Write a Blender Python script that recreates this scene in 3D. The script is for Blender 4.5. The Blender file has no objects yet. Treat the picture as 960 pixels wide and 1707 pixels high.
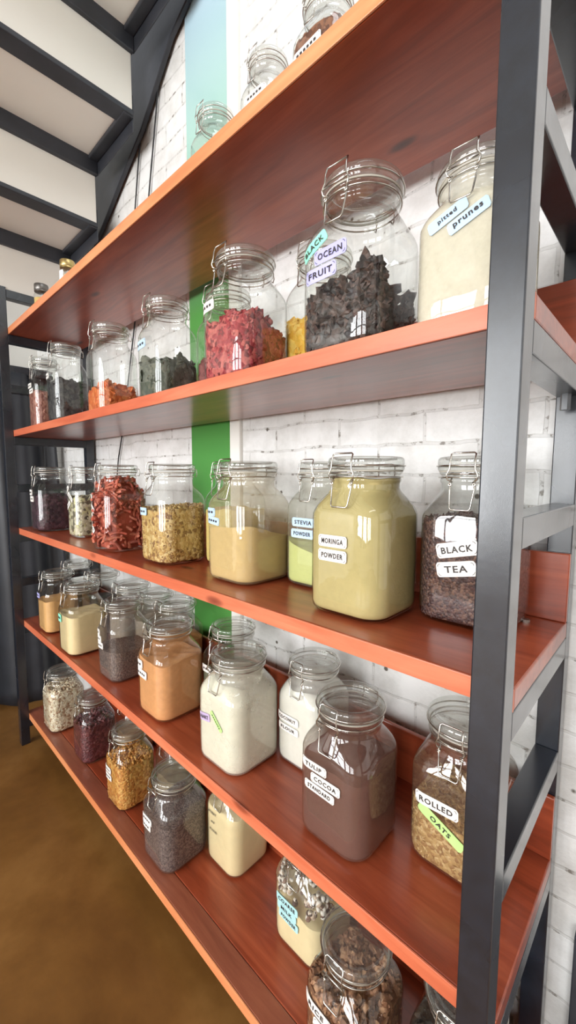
import bpy, math, random
import numpy as np
from mathutils import Vector, Matrix

random.seed(7)
rng = np.random.default_rng(7)
sc = bpy.context.scene
COL = sc.collection
K = 0.71            # survey unit -> metres for the jar table
UP = 0.245          # floor level in survey units


def lin(c):
    out = []
    for v in c:
        v /= 255.0
        out.append(v / 12.92 if v <= 0.04045 else ((v + 0.055) / 1.055) ** 2.4)
    return tuple(out) + (1.0,)


# ------------------------------------------------------------------ materials
def mat(name):
    m = bpy.data.materials.new(name)
    m.use_nodes = True
    nt = m.node_tree
    nt.nodes.clear()
    out = nt.nodes.new('ShaderNodeOutputMaterial')
    return m, nt, out


def N(nt, kind, **kw):
    n = nt.nodes.new(kind)
    for k, v in kw.items():
        if k in n.inputs:
            n.inputs[k].default_value = v
        else:
            setattr(n, k, v)
    return n


def ramp(nt, src, stops, interp='LINEAR'):
    r = nt.nodes.new('ShaderNodeValToRGB')
    r.color_ramp.interpolation = interp
    el = r.color_ramp.elements
    while len(el) > 1:
        el.remove(el[-1])
    el[0].position = stops[0][0]
    el[0].color = stops[0][1]
    for p, c in stops[1:]:
        e = el.new(p)
        e.color = c
    nt.links.new(src, r.inputs[0])
    return r.outputs[0]


def coords(nt, scale=(1, 1, 1), rot=(0, 0, 0)):
    tc = nt.nodes.new('ShaderNodeTexCoord')
    mp = nt.nodes.new('ShaderNodeMapping')
    mp.inputs['Scale'].default_value = scale
    mp.inputs['Rotation'].default_value = rot
    nt.links.new(tc.outputs['Object'], mp.inputs[0])
    return mp.outputs[0]


def noise(nt, vec, scale, detail=4, rough=0.55, dist=0.0):
    n = N(nt, 'ShaderNodeTexNoise')
    n.inputs['Scale'].default_value = scale
    n.inputs['Detail'].default_value = detail
    n.inputs['Roughness'].default_value = rough
    n.inputs['Distortion'].default_value = dist
    nt.links.new(vec, n.inputs['Vector'])
    return n.outputs['Fac']


def pbsdf(nt, out, color=None, rough=0.5, metallic=0.0, spec=0.5):
    b = nt.nodes.new('ShaderNodeBsdfPrincipled')
    b.inputs['Roughness'].default_value = rough
    b.inputs['Metallic'].default_value = metallic
    b.inputs['Specular IOR Level'].default_value = spec
    if color is not None:
        if isinstance(color, tuple):
            b.inputs['Base Color'].default_value = color
        else:
            nt.links.new(color, b.inputs['Base Color'])
    nt.links.new(b.outputs[0], out.inputs[0])
    return b


def bump(nt, b, h, strength=0.3, dist=0.002):
    n = nt.nodes.new('ShaderNodeBump')
    n.inputs['Strength'].default_value = strength
    n.inputs['Distance'].default_value = dist
    nt.links.new(h, n.inputs['Height'])
    nt.links.new(n.outputs[0], b.inputs['Normal'])


def simple(name, rgb, rough=0.5, metallic=0.0, spec=0.5, var=0.12, vscale=30, bmp=0.0, bscale=200):
    m, nt, out = mat(name)
    v = coords(nt)
    f = noise(nt, v, vscale)
    c = lin(rgb)
    lo = tuple(x * (1 - var) for x in c[:3]) + (1,)
    hi = tuple(min(1, x * (1 + var)) for x in c[:3]) + (1,)
    b = pbsdf(nt, out, ramp(nt, f, [(0.3, lo), (0.7, hi)]), rough, metallic, spec)
    if bmp:
        bump(nt, b, noise(nt, v, bscale, 3), bmp, 0.001)
    return m


def wood(name, dark, mid, light, rough=0.28):
    m, nt, out = mat(name)
    v = coords(nt, (1.2, 14, 14))
    f = noise(nt, v, 3.0, 8, 0.62, 0.8)
    f2 = noise(nt, coords(nt, (0.8, 3.0, 3.0)), 2.2, 3, 0.5, 0.3)
    mx = N(nt, 'ShaderNodeMath', operation='MULTIPLY_ADD')
    nt.links.new(f2, mx.inputs[0])
    mx.inputs[1].default_value = 0.55
    ad = N(nt, 'ShaderNodeMath', operation='MULTIPLY')
    nt.links.new(f, ad.inputs[0])
    ad.inputs[1].default_value = 0.5
    nt.links.new(ad.outputs[0], mx.inputs[2])
    col = ramp(nt, mx.outputs[0], [(0.32, lin(dark)), (0.5, lin(mid)), (0.68, lin(light))])
    # scattered knots
    vo = N(nt, 'ShaderNodeTexVoronoi')
    vo.inputs['Scale'].default_value = 1.0
    nt.links.new(coords(nt, (3.2, 9, 9)), vo.inputs['Vector'])
    kn = ramp(nt, vo.outputs['Distance'], [(0.0, (1, 1, 1, 1)), (0.055, (0.7, 0.7, 0.7, 1)), (0.10, (0, 0, 0, 1))])
    mixc = N(nt, 'ShaderNodeMix', data_type='RGBA')
    nt.links.new(kn, mixc.inputs[0])
    nt.links.new(col, mixc.inputs[6])
    mixc.inputs[7].default_value = tuple(x * 0.45 for x in lin(dark)[:3]) + (1,)
    b = pbsdf(nt, out, mixc.outputs[2], rough, 0, 0.5)
    b.inputs['Coat Weight'].default_value = 0.25
    b.inputs['Coat Roughness'].default_value = 0.22
    bump(nt, b, f, 0.12, 0.001)
    return m


M = {}
M['wood'] = wood('varnished_red_wood', (98, 40, 22), (146, 64, 38), (180, 90, 58))
M['wood_lip'] = wood('worn_red_wood', (104, 50, 34), (140, 76, 54), (168, 100, 72), 0.4)
M['wood_edge'] = wood('orange_wood_edge', (178, 82, 56), (202, 105, 72), (218, 130, 95), 0.35)  # lighter orange than the boards; strong front light is put into the colour
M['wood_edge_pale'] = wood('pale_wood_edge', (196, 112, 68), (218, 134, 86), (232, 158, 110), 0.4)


def metal_paint():
    m, nt, out = mat('black_steel_paint')
    v = coords(nt)
    f = noise(nt, v, 40, 6, 0.7)
    big = noise(nt, v, 6, 3, 0.5)
    b = pbsdf(nt, out, ramp(nt, f, [(0.35, lin((20, 23, 30))), (0.7, lin((31, 36, 46)))]), 0.32, 0.0, 0.6)
    r = ramp(nt, big, [(0.3, (0.2, 0.2, 0.2, 1)), (0.7, (0.34, 0.34, 0.34, 1))])
    nt.links.new(r, b.inputs['Roughness'])
    b.inputs['Coat Weight'].default_value = 0.6
    b.inputs['Coat Roughness'].default_value = 0.25
    bump(nt, b, f, 0.25, 0.0006)
    return m


M['steel'] = metal_paint()
M['dark_beam'] = simple('dark_timber_paint', (48, 50, 56), 0.45, 0, 0.5, 0.25, 12, 0.3, 60)
M['ceil'] = simple('grey_ceiling', (150, 146, 140), 0.8, 0, 0.3, 0.05, 3)
M['soffit'] = simple('cream_panel', (226, 221, 212), 0.7, 0, 0.3, 0.03, 3)
M['wire'] = simple('steel_wire', (205, 200, 192), 0.22, 1.0, 0.5, 0.08, 80)
M['gasket'] = simple('clear_rubber', (196, 190, 178), 0.5, 0, 0.4, 0.05, 40)
M['cord'] = simple('black_cord', (26, 26, 28), 0.6)
M['paper'] = simple('white_sticker', (244, 238, 232), 0.35, 0, 0.5, 0.02)
M['ink'] = simple('black_ink', (62, 56, 54), 0.5, 0, 0.3, 0.05)
M['lav'] = simple('lavender_sticker', (186, 184, 240), 0.3, 0, 0.5, 0.08, 20)
M['mint'] = simple('mint_sticker', (150, 235, 205), 0.3, 0, 0.5, 0.1, 20)
M['blue'] = simple('pale_blue_sticker', (186, 212, 236), 0.3, 0, 0.5, 0.06, 20)
M['lime'] = simple('lime_sticker', (186, 226, 140), 0.3, 0, 0.5, 0.1, 20)
M['purple'] = simple('lilac_sticker', (190, 170, 205), 0.35, 0, 0.5, 0.06, 20)
M['teal'] = simple('aqua_sticker', (176, 222, 224), 0.35, 0, 0.5, 0.06, 20)
M['cloth'] = simple('black_cloth', (40, 42, 48), 0.5, 0, 0.6, 0.25, 10, 0.2, 300)
M['green'] = simple('green_gloss_paint', (96, 158, 86), 0.22, 0, 0.55, 0.04, 4)


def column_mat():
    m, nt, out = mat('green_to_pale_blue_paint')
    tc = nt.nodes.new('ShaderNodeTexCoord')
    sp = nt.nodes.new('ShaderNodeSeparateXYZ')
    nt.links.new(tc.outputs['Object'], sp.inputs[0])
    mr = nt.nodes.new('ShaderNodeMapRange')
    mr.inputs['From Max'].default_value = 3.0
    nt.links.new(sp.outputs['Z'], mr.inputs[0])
    c = ramp(nt, mr.outputs[0], [(0.0, lin((82, 146, 70))), (0.53, lin((84, 148, 74))), (0.62, lin((140, 184, 150))), (0.70, lin((168, 206, 196))), (0.82, lin((184, 210, 226)))])  # colour runs from green below to pale blue at the top
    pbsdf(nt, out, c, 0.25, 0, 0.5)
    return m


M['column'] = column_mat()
M['lead'] = simple('dull_metal_lid', (120, 116, 112), 0.35, 0.9)
M['brass'] = simple('brass_lid', (190, 165, 110), 0.3, 0.9)
M['screw'] = simple('zinc_screw', (190, 186, 178), 0.3, 1.0)


def brick_mat():
    m, nt, out = mat('white_painted_brick')
    v = coords(nt, (1, 1, 1), (math.radians(90), 0, 0))
    wob = noise(nt, v, 6, 4)
    va = N(nt, 'ShaderNodeVectorMath', operation='MULTIPLY_ADD')
    cmb = N(nt, 'ShaderNodeCombineXYZ')
    nt.links.new(wob, cmb.inputs[0])
    nt.links.new(wob, cmb.inputs[1])
    va.inputs[1].default_value = (0.02, 0.03, 0)
    nt.links.new(cmb.outputs[0], va.inputs[0])
    nt.links.new(v, va.inputs[2])
    br = N(nt, 'ShaderNodeTexBrick')
    br.inputs['Color1'].default_value = (1, 1, 1, 1)
    br.inputs['Color2'].default_value = (0.9, 0.9, 0.9, 1)
    br.inputs['Mortar'].default_value = (0, 0, 0, 1)
    br.inputs['Scale'].default_value = 1.0
    br.inputs['Brick Width'].default_value = 0.20
    br.inputs['Row Height'].default_value = 0.058
    br.inputs['Mortar Size'].default_value = 0.0034
    br.inputs['Mortar Smooth'].default_value = 0.35
    nt.links.new(va.outputs[0], br.inputs['Vector'])
    n1 = noise(nt, v, 14, 6, 0.65)
    dirt = ramp(nt, n1, [(0.3, lin((208, 206, 202))), (0.6, lin((232, 231, 229)))])
    n2 = noise(nt, v, 55, 4, 0.7)
    # grime in the joints, broken up by noise
    jt = ramp(nt, br.outputs['Fac'], [(0.25, (0, 0, 0, 1)), (0.9, (1, 1, 1, 1))])
    gate = ramp(nt, n2, [(0.52, (0, 0, 0, 1)), (0.64, (.9, .9, .9, 1))])
    mu = N(nt, 'ShaderNodeMath', operation='MULTIPLY')
    nt.links.new(jt, mu.inputs[0])
    nt.links.new(gate, mu.inputs[1])
    jl = N(nt, 'ShaderNodeMath', operation='MULTIPLY')
    nt.links.new(jt, jl.inputs[0])
    jl.inputs[1].default_value = 0.16
    mxm = N(nt, 'ShaderNodeMath', operation='MAXIMUM')
    nt.links.new(mu.outputs[0], mxm.inputs[0])
    nt.links.new(jl.outputs[0], mxm.inputs[1])
    mx = N(nt, 'ShaderNodeMix', data_type='RGBA')
    nt.links.new(mxm.outputs[0], mx.inputs[0])
    nt.links.new(dirt, mx.inputs[6])
    mx.inputs[7].default_value = lin((120, 112, 102))
    # small dark chips
    vo = N(nt, 'ShaderNodeTexVoronoi')
    vo.inputs['Scale'].default_value = 13
    nt.links.new(v, vo.inputs['Vector'])
    chip = ramp(nt, vo.outputs['Distance'], [(0.0, (1, 1, 1, 1)), (0.05, (1, 1, 1, 1)), (0.075, (0, 0, 0, 1))])
    mx2 = N(nt, 'ShaderNodeMix', data_type='RGBA')
    nt.links.new(chip, mx2.inputs[0])
    nt.links.new(mx.outputs[2], mx2.inputs[6])
    mx2.inputs[7].default_value = lin((96, 88, 78))
    b = pbsdf(nt, out, mx2.outputs[2], 0.5, 0, 0.4)
    hsum = N(nt, 'ShaderNodeMath', operation='MULTIPLY_ADD')
    nt.links.new(br.outputs['Fac'], hsum.inputs[0])
    hsum.inputs[1].default_value = -1.0
    nt.links.new(n1, hsum.inputs[2])
    bump(nt, b, hsum.outputs[0], 0.4, 0.007)
    return m


M['brick'] = brick_mat()
M['plaster'] = simple('white_plaster', (236, 233, 226), 0.75, 0, 0.3, 0.03, 4)


def floor_mat():
    m, nt, out = mat('polished_brown_concrete')
    v = coords(nt)
    f = noise(nt, v, 2.2, 7, 0.6, 0.4)
    f2 = noise(nt, v, 14, 5, 0.6)
    a = N(nt, 'ShaderNodeMath', operation='MULTIPLY_ADD')
    nt.links.new(f2, a.inputs[0])
    a.inputs[1].default_value = 0.25
    nt.links.new(f, a.inputs[2])
    c = ramp(nt, a.outputs[0], [(0.42, lin((98, 64, 28))), (0.62, lin((122, 83, 39))), (0.8, lin((142, 101, 53)))])
    b = pbsdf(nt, out, c, 0.38, 0, 0.4)
    bump(nt, b, f2, 0.05, 0.002)
    return m


M['floor'] = floor_mat()


def glass_mat(name, film=0.0, film_rgb=(180, 170, 160), edge=0.62):
    """thin clear glass: transparent sheet with Fresnel-weighted sharp reflection, optional dust film"""
    m, nt, out = mat(name)
    lw = N(nt, 'ShaderNodeLayerWeight')
    lw.inputs['Blend'].default_value = 0.5
    tcol = ramp(nt, lw.outputs['Facing'], [(0.0, (0.975, 0.985, 0.975, 1)), (0.6, (0.93, 0.945, 0.93, 1)), (1.0, (edge, edge, edge * 0.97, 1))])
    tr = N(nt, 'ShaderNodeBsdfTransparent')
    nt.links.new(tcol, tr.inputs[0])
    gl = N(nt, 'ShaderNodeBsdfGlossy')
    gl.inputs['Roughness'].default_value = 0.035
    gl.inputs['Color'].default_value = (1, 1, 1, 1)
    # slight unevenness of pressed glass
    bn = nt.nodes.new('ShaderNodeBump')
    bn.inputs['Strength'].default_value = 0.18
    bn.inputs['Distance'].default_value = 0.002
    nt.links.new(noise(nt, coords(nt), 28, 2), bn.inputs['Height'])
    nt.links.new(bn.outputs[0], gl.inputs['Normal'])
    pw = N(nt, 'ShaderNodeMath', operation='POWER')
    nt.links.new(lw.outputs['Facing'], pw.inputs[0])
    pw.inputs[1].default_value = 4.2
    ma = N(nt, 'ShaderNodeMath', operation='MULTIPLY_ADD')
    nt.links.new(pw.outputs[0], ma.inputs[0])
    ma.inputs[1].default_value = 0.88
    ma.inputs[2].default_value = 0.065
    mx = N(nt, 'ShaderNodeMixShader')
    nt.links.new(ma.outputs[0], mx.inputs[0])
    base = tr.outputs[0]
    if film > 0:
        df = N(nt, 'ShaderNodeBsdfDiffuse')
        df.inputs['Color'].default_value = lin(film_rgb)
        fm = N(nt, 'ShaderNodeMixShader')
        fr = ramp(nt, noise(nt, coords(nt), 16, 5, 0.65), [(0.25, (film * 0.55,) * 3 + (1,)), (0.75, (min(1, film * 1.4),) * 3 + (1,))])
        nt.links.new(fr, fm.inputs[0])
        nt.links.new(tr.outputs[0], fm.inputs[1])
        nt.links.new(df.outputs[0], fm.inputs[2])
        base = fm.outputs[0]
    nt.links.new(base, mx.inputs[1])
    nt.links.new(gl.outputs[0], mx.inputs[2])
    nt.links.new(mx.outputs[0], out.inputs[0])
    return m


M['glass'] = glass_mat('clear_jar_glass')
M['lid_glass'] = glass_mat('thick_lid_glass', 0.10, (190, 188, 180), 0.5)


def powder_mat(name, rgb, var=0.16, scale=60, rough=0.95):
    m, nt, out = mat(name)
    v = coords(nt)
    c = lin(rgb)
    f = noise(nt, v, scale, 6, 0.7)
    g = noise(nt, v, 9, 3, 0.5)
    a = N(nt, 'ShaderNodeMath', operation='MULTIPLY_ADD')
    nt.links.new(f, a.inputs[0])
    a.inputs[1].default_value = 0.5
    h = N(nt, 'ShaderNodeMath', operation='MULTIPLY')
    nt.links.new(g, h.inputs[0])
    h.inputs[1].default_value = 0.5
    nt.links.new(h.outputs[0], a.inputs[2])
    lo = tuple(x * (1 - var) for x in c[:3]) + (1,)
    hi = tuple(min(1, x * (1 + var)) for x in c[:3]) + (1,)
    b = pbsdf(nt, out, ramp(nt, a.outputs[0], [(0.35, lo), (0.65, hi)]), rough, 0, 0.15)
    bump(nt, b, f, 0.35, 0.0015)
    return m


def piece_mat(name, cols, rough=0.6, spec=0.4, fine=0.2, cell=95):
    """each loose piece takes its own colour"""
    m, nt, out = mat(name)
    g = nt.nodes.new('ShaderNodeNewGeometry')
    stops = [((i + 0.0) / len(cols), lin(c)) for i, c in enumerate(cols)]
    vo = N(nt, 'ShaderNodeTexVoronoi')
    vo.inputs['Scale'].default_value = cell
    nt.links.new(coords(nt), vo.inputs['Vector'])
    sx = nt.nodes.new('ShaderNodeSeparateColor')
    nt.links.new(vo.outputs['Color'], sx.inputs[0])
    ad = N(nt, 'ShaderNodeMath', operation='ADD')
    nt.links.new(g.outputs['Random Per Island'], ad.inputs[0])
    nt.links.new(sx.outputs[0], ad.inputs[1])
    fr = N(nt, 'ShaderNodeMath', operation='FRACT')
    nt.links.new(ad.outputs[0], fr.inputs[0])
    col = ramp(nt, fr.outputs[0], stops, 'CONSTANT')
    f = noise(nt, coords(nt), 120, 4, 0.6)
    sh = ramp(nt, f, [(0.3, (1 - fine,) * 3 + (1,)), (0.7, (1, 1, 1, 1))])
    mx = N(nt, 'ShaderNodeMix', data_type='RGBA', blend_type='MULTIPLY')
    mx.inputs[0].default_value = 1.0
    nt.links.new(col, mx.inputs[6])
    nt.links.new(sh, mx.inputs[7])
    b = pbsdf(nt, out, mx.outputs[2], rough, 0, spec)
    hh = N(nt, 'ShaderNodeMath', operation='MULTIPLY_ADD')
    nt.links.new(vo.outputs['Distance'], hh.inputs[0])
    hh.inputs[1].default_value = -1.2
    nt.links.new(f, hh.inputs[2])
    bump(nt, b, hh.outputs[0], 0.7, 0.003)
    return m


# ------------------------------------------------------------------ mesh helpers
class MB:
    def __init__(self):
        self.v, self.f = [], []

    def add(self, vs, fs):
        o = len(self.v)
        self.v.extend([tuple(map(float, p)) for p in vs])
        self.f.extend([tuple(i + o for i in f) for f in fs])

    def box(self, x0, x1, y0, y1, z0, z1):
        vs = [(x, y, z) for z in (z0, z1) for y in (y0, y1) for x in (x0, x1)]
        self.add(vs, [(0, 2, 3, 1), (4, 5, 7, 6), (0, 1, 5, 4), (2, 6, 7, 3), (0, 4, 6, 2), (1, 3, 7, 5)])

    def prism(self, poly, a0, a1, axis='z'):
        n = len(poly)
        def P(p, a):
            return {'z': (p[0], p[1], a), 'y': (p[0], a, p[1]), 'x': (a, p[0], p[1])}[axis]
        vs = [P(p, a0) for p in poly] + [P(p, a1) for p in poly]
        fs = [tuple(range(n))[::-1], tuple(range(n, 2 * n))]
        fs += [(i, (i + 1) % n, n + (i + 1) % n, n + i) for i in range(n)]
        self.add(vs, fs)

    def tube(self, path, r, seg=8, closed=False):
        P = [Vector(p) for p in path]
        n = len(P)
        rings = []
        up = None
        for i, p in enumerate(P):
            if closed:
                t = (P[(i + 1) % n] - P[i - 1]).normalized()
            else:
                t = (P[min(i + 1, n - 1)] - P[max(i - 1, 0)]).normalized()
            if up is None:
                up = t.orthogonal().normalized()
            up = (up - t * up.dot(t))
            up = up.normalized() if up.length > 1e-6 else t.orthogonal().normalized()
            sd = t.cross(up)
            rings.append([p + (up * math.cos(a) + sd * math.sin(a)) * r for a in [2 * math.pi * k / seg for k in range(seg)]])
        vs = [q for rg in rings for q in rg]
        fs = []
        m = n if closed else n - 1
        for i in range(m):
            j = (i + 1) % n
            for k in range(seg):
                fs.append((i * seg + k, i * seg + (k + 1) % seg, j * seg + (k + 1) % seg, j * seg + k))
        if not closed:
            fs.append(tuple(range(seg))[::-1])
            fs.append(tuple((n - 1) * seg + k for k in range(seg)))
        self.add(vs, fs)

    def rings(self, rgs, cap0=True, cap1=True):
        n = len(rgs[0])
        vs = [p for r in rgs for p in r]
        fs = []
        for i in range(len(rgs) - 1):
            for k in range(n):
                fs.append((i * n + k, i * n + (k + 1) % n, (i + 1) * n + (k + 1) % n, (i + 1) * n + k))
        if cap0:
            fs.append(tuple(range(n))[::-1])
        if cap1:
            fs.append(tuple((len(rgs) - 1) * n + k for k in range(n)))
        self.add(vs, fs)

    def build(self, name, m, parent=None, smooth=False, bevel=0.0):
        me = bpy.data.meshes.new(name)
        me.from_pydata(self.v, [], self.f)
        me.update()
        if smooth:
            me.polygons.foreach_set('use_smooth', [True] * len(me.polygons))
        me.materials.append(m)
        o = bpy.data.objects.new(name, me)
        COL.objects.link(o)
        if parent is not None:
            o.parent = parent
        if bevel:
            bv = o.modifiers.new('bevel', 'BEVEL')
            bv.width = bevel
            bv.segments = 2
            bv.limit_method = 'ANGLE'
        return o


def smooth_by_angle(o, deg=35):
    me = o.data
    me.polygons.foreach_set('use_smooth', [True] * len(me.polygons))
    try:
        me.set_sharp_from_angle(angle=math.radians(deg))
    except Exception:
        pass


def tag(o, label, cat, group=None, kind=None):
    o['label'] = label
    o['category'] = cat
    if group:
        o['group'] = group
    if kind:
        o['kind'] = kind
    return o


def empty(name, loc):
    o = bpy.data.objects.new(name, None)
    o.empty_display_size = 0.05
    o.location = loc
    COL.objects.link(o)
    return o


def struct(o):
    o['kind'] = 'structure'
    return o


# ------------------------------------------------------------------ survey values (metres)
SX0, SX1 = -1.7407, 0.0405          # inner face of left end, outer face of right end
WP = 0.0315                         # tube width of the frame
Z = [1.6672, 1.2822, 0.8989, 0.5220, 0.1263]
T = 0.024
YB = 0.269                          # front of rear posts
WALLY = 0.312

# ------------------------------------------------------------------ room
b = MB(); b.box(-2.6, 3.0, -5.0, WALLY + 0.1, -0.1, 0.0)
struct(b.build('floor', M['floor']))
b = MB(); b.box(-2.6, 2.2, WALLY, WALLY + 0.12, 0.0, 3.4)
struct(b.build('wall_back', M['brick']))
b = MB(); b.box(-2.62, -2.5, -5.0, WALLY, 0.0, 3.4)
struct(b.build('wall_left', M['plaster']))
b = MB(); b.box(3.0, 3.12, -5.0, WALLY, 0.0, 3.3)
struct(b.build('wall_right', M['plaster']))  # right wall and the ceiling below: unseen, added to cut the sky light
b = MB(); b.box(-2.5, 3.0, -3.8, -0.62, 3.2, 3.3)
struct(b.build('ceiling', M['ceil']))
WIN = [(-2.4, -1.15), (-0.85, 0.4), (0.7, 1.95)]
b = MB()
xs = [-2.5] + [v for q in WIN for v in q] + [3.0]
for a, c in zip(xs[0::2], xs[1::2]):
    b.box(a, c, -3.92, -3.8, 0.0, 3.3)
for a, c in WIN:
    b.box(a, c, -3.92, -3.8, 0.0, 0.40)
    b.box(a, c, -3.92, -3.8, 2.60, 3.3)
struct(b.build('wall_front', M['plaster']))
for i, (a, c) in enumerate(WIN):
    b = MB()
    for x in (a, (a + c) / 2 - 0.03, c - 0.06):
        b.box(x, x + 0.06, -3.89, -3.83, 0.40, 2.60)
    for z in (0.40, 1.9, 2.54):
        b.box(a, c, -3.89, -3.83, z, z + 0.06)
    struct(b.build('window_%d' % (i + 1), M['dark_beam']))
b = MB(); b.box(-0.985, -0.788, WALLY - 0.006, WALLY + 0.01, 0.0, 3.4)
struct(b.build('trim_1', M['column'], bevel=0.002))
b = MB(); b.box(-0.786, -0.742, WALLY - 0.012, WALLY + 0.01, 0.0, 3.4)
struct(b.build('trim_2', M['plaster'], bevel=0.004))

# staircase seen from below, upper left
st = empty('staircase', (-1.3, -1.0, 2.2))
tag(st, 'underside of a white staircase with dark beams climbing above the shelving', 'staircase')
OFF = Vector((1.3, 1.0, -2.2))


def stp(name, x0, x1, y0, y1, z0, z1, m):
    bb = MB(); bb.box(x0 + OFF.x, x1 + OFF.x, y0 + OFF.y, y1 + OFF.y, z0 + OFF.z, z1 + OFF.z)
    return bb.build(name, M[m], st, bevel=0.003)


Y0, Y1 = -2.6, 0.234
for k in (-1, 0, 1, 2):
    xr, zn, zc = -1.163 - 0.292 * k, 2.231 - 0.2175 * k, 2.402 - 0.2185 * k
    zt = zn + 0.006                       # underside of the tread behind this riser
    stp('riser_panel', xr - 0.02, xr, Y0, Y1 - 0.004, zn + 0.008, zc + 0.03, 'soffit')
    stp('nosing_bar', xr - 0.058, xr + 0.003, Y0, Y1, zn - 0.003, zn + 0.012, 'dark_beam')
    stp('corner_bar', xr - 0.004, xr + 0.014, Y0, Y1, zc, zc + 0.056, 'dark_beam')
    if k < 2:
        stp('tread_panel', xr - 0.31, xr - 0.02, Y0, Y1, zt, zt + 0.02, 'soffit')
        stp('side_bar', xr - 0.292, xr - 0.004, 0.203, Y1, zt - 0.012, zt + 0.03, 'dark_beam')
        stp('side_bar', xr - 0.29, xr - 0.010, Y1, Y1 + 0.004, zt - 0.05, zt + 0.06, 'dark_beam')
low = [(-0.498, 2.74), (-0.822, 2.535), (-0.948, 2.443), (-1.035, 2.41), (-1.139, 2.324), (-1.222, 2.253), (-1.384, 2.169), (-1.578, 2.058), (-1.804, 1.922), (-1.912, 1.855)]
upp = [(-2.05, 1.92), (-2.05, 2.2), (-1.6, 2.5), (-1.2, 2.8), (-0.45, 3.15)]
bb = MB(); bb.prism([(x + OFF.x, z + OFF.z) for x, z in low + upp], 0.288 + OFF.y, 0.303 + OFF.y, 'y')
bb.build('stringer', M['dark_beam'], st, bevel=0.003)

# black curtain beyond the left end of the shelving
cu = empty('black_curtain', (-2.12, -0.5, 0.0))
tag(cu, 'black cloth hanging in folds from a low rail left of the shelving', 'curtain')
bb = MB()
ny, nz = 150, 24
for j in range(nz + 1):
    z = 1.575 * j / nz + 0.004
    for i in range(ny + 1):
        y = -1.4 + 1.66 * i / ny
        t = y * 17 + 0.9 * math.sin(y * 5.1) + 0.5 * (1 - j / nz)
        d = 0.034 * math.sin(t) + 0.016 * math.sin(2.3 * t + 1.0) + 0.03 * (1 - j / nz) * math.sin(0.45 * t)
        bb.v.append((d, y + 0.5 + 0.05 * (1 - j / nz) * (1 if i else 0) * (i / ny), z))
for j in range(nz):
    for i in range(ny):
        a = j * (ny + 1) + i
        bb.f.append((a, a + 1, a + ny + 2, a + ny + 1))
co = bb.build('cloth', M['cloth'], cu, smooth=True)
sm = co.modifiers.new('solid', 'SOLIDIFY'); sm.thickness = 0.004
bb = MB(); bb.box(-0.02, 0.012, -0.9, 0.765, 1.572, 1.61)
bb.build('rail', M['steel'], cu, bevel=0.003)
for yy in (-0.86, 0.72):
    bb = MB(); bb.box(-0.075, -0.04, yy, yy + 0.035, 0.0, 1.61)
    bb.box(-0.05, -0.015, yy, yy + 0.035, 1.575, 1.61)
    bb.build('leg', M['steel'], cu, bevel=0.002)

# dark board low at the right against the wall
bb = MB(); bb.box(0.074, 0.30, 0.286, 0.311, 0.0, 0.40)
tag(bb.build('dark_board', M['dark_beam'], bevel=0.002), 'dark board standing against the white brick wall right of the shelving', 'board')

# hanging cords on the wall
def cord(pts, label):
    bb = MB()
    path = []
    for a, c in zip(pts, pts[1:]):
        for k in range(8):
            t = k / 8
            path.append([a[i] + (c[i] - a[i]) * t for i in range(3)])
    path.append(list(pts[-1]))
    bb.tube(path, 0.0026, 6)
    o = bb.build('cord', M['cord'], smooth=True)
    tag(o, label, 'cord')


cy = WALLY - 0.008
cord([(-1.128, cy, 2.36), (-1.142, cy, 2.31), (-1.218, cy, 2.02), (-1.35, cy, 1.62), (-1.467, cy, 1.267), (-1.507, cy, 1.175), (-1.55, cy, 1.0)],
     'longer thin black cord hanging down the brick wall, nearer the green strip')
cord([(-1.262, cy, 2.24), (-1.272, cy, 2.2), (-1.314, cy, 2.026), (-1.36, cy, 1.72)],
     'shorter thin black cord on the brick wall close under the dark stair beam')

# ------------------------------------------------------------------ shelving unit
un = empty('shelving_unit', (-0.85, 0.13, 0.0))
tag(un, 'tall open shelving with black steel frame and five red wooden boards of jars', 'shelving')
UO = (0.85, -0.13, 0.0)


def ubox(name, x0, x1, y0, y1, z0, z1, m, bev=0.0015, parent=None):
    bb = MB(); bb.box(x0 + UO[0], x1 + UO[0], y0 + UO[1], y1 + UO[1], z0, z1)
    return bb.build(name, M[m], parent or un, bevel=bev)


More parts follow.
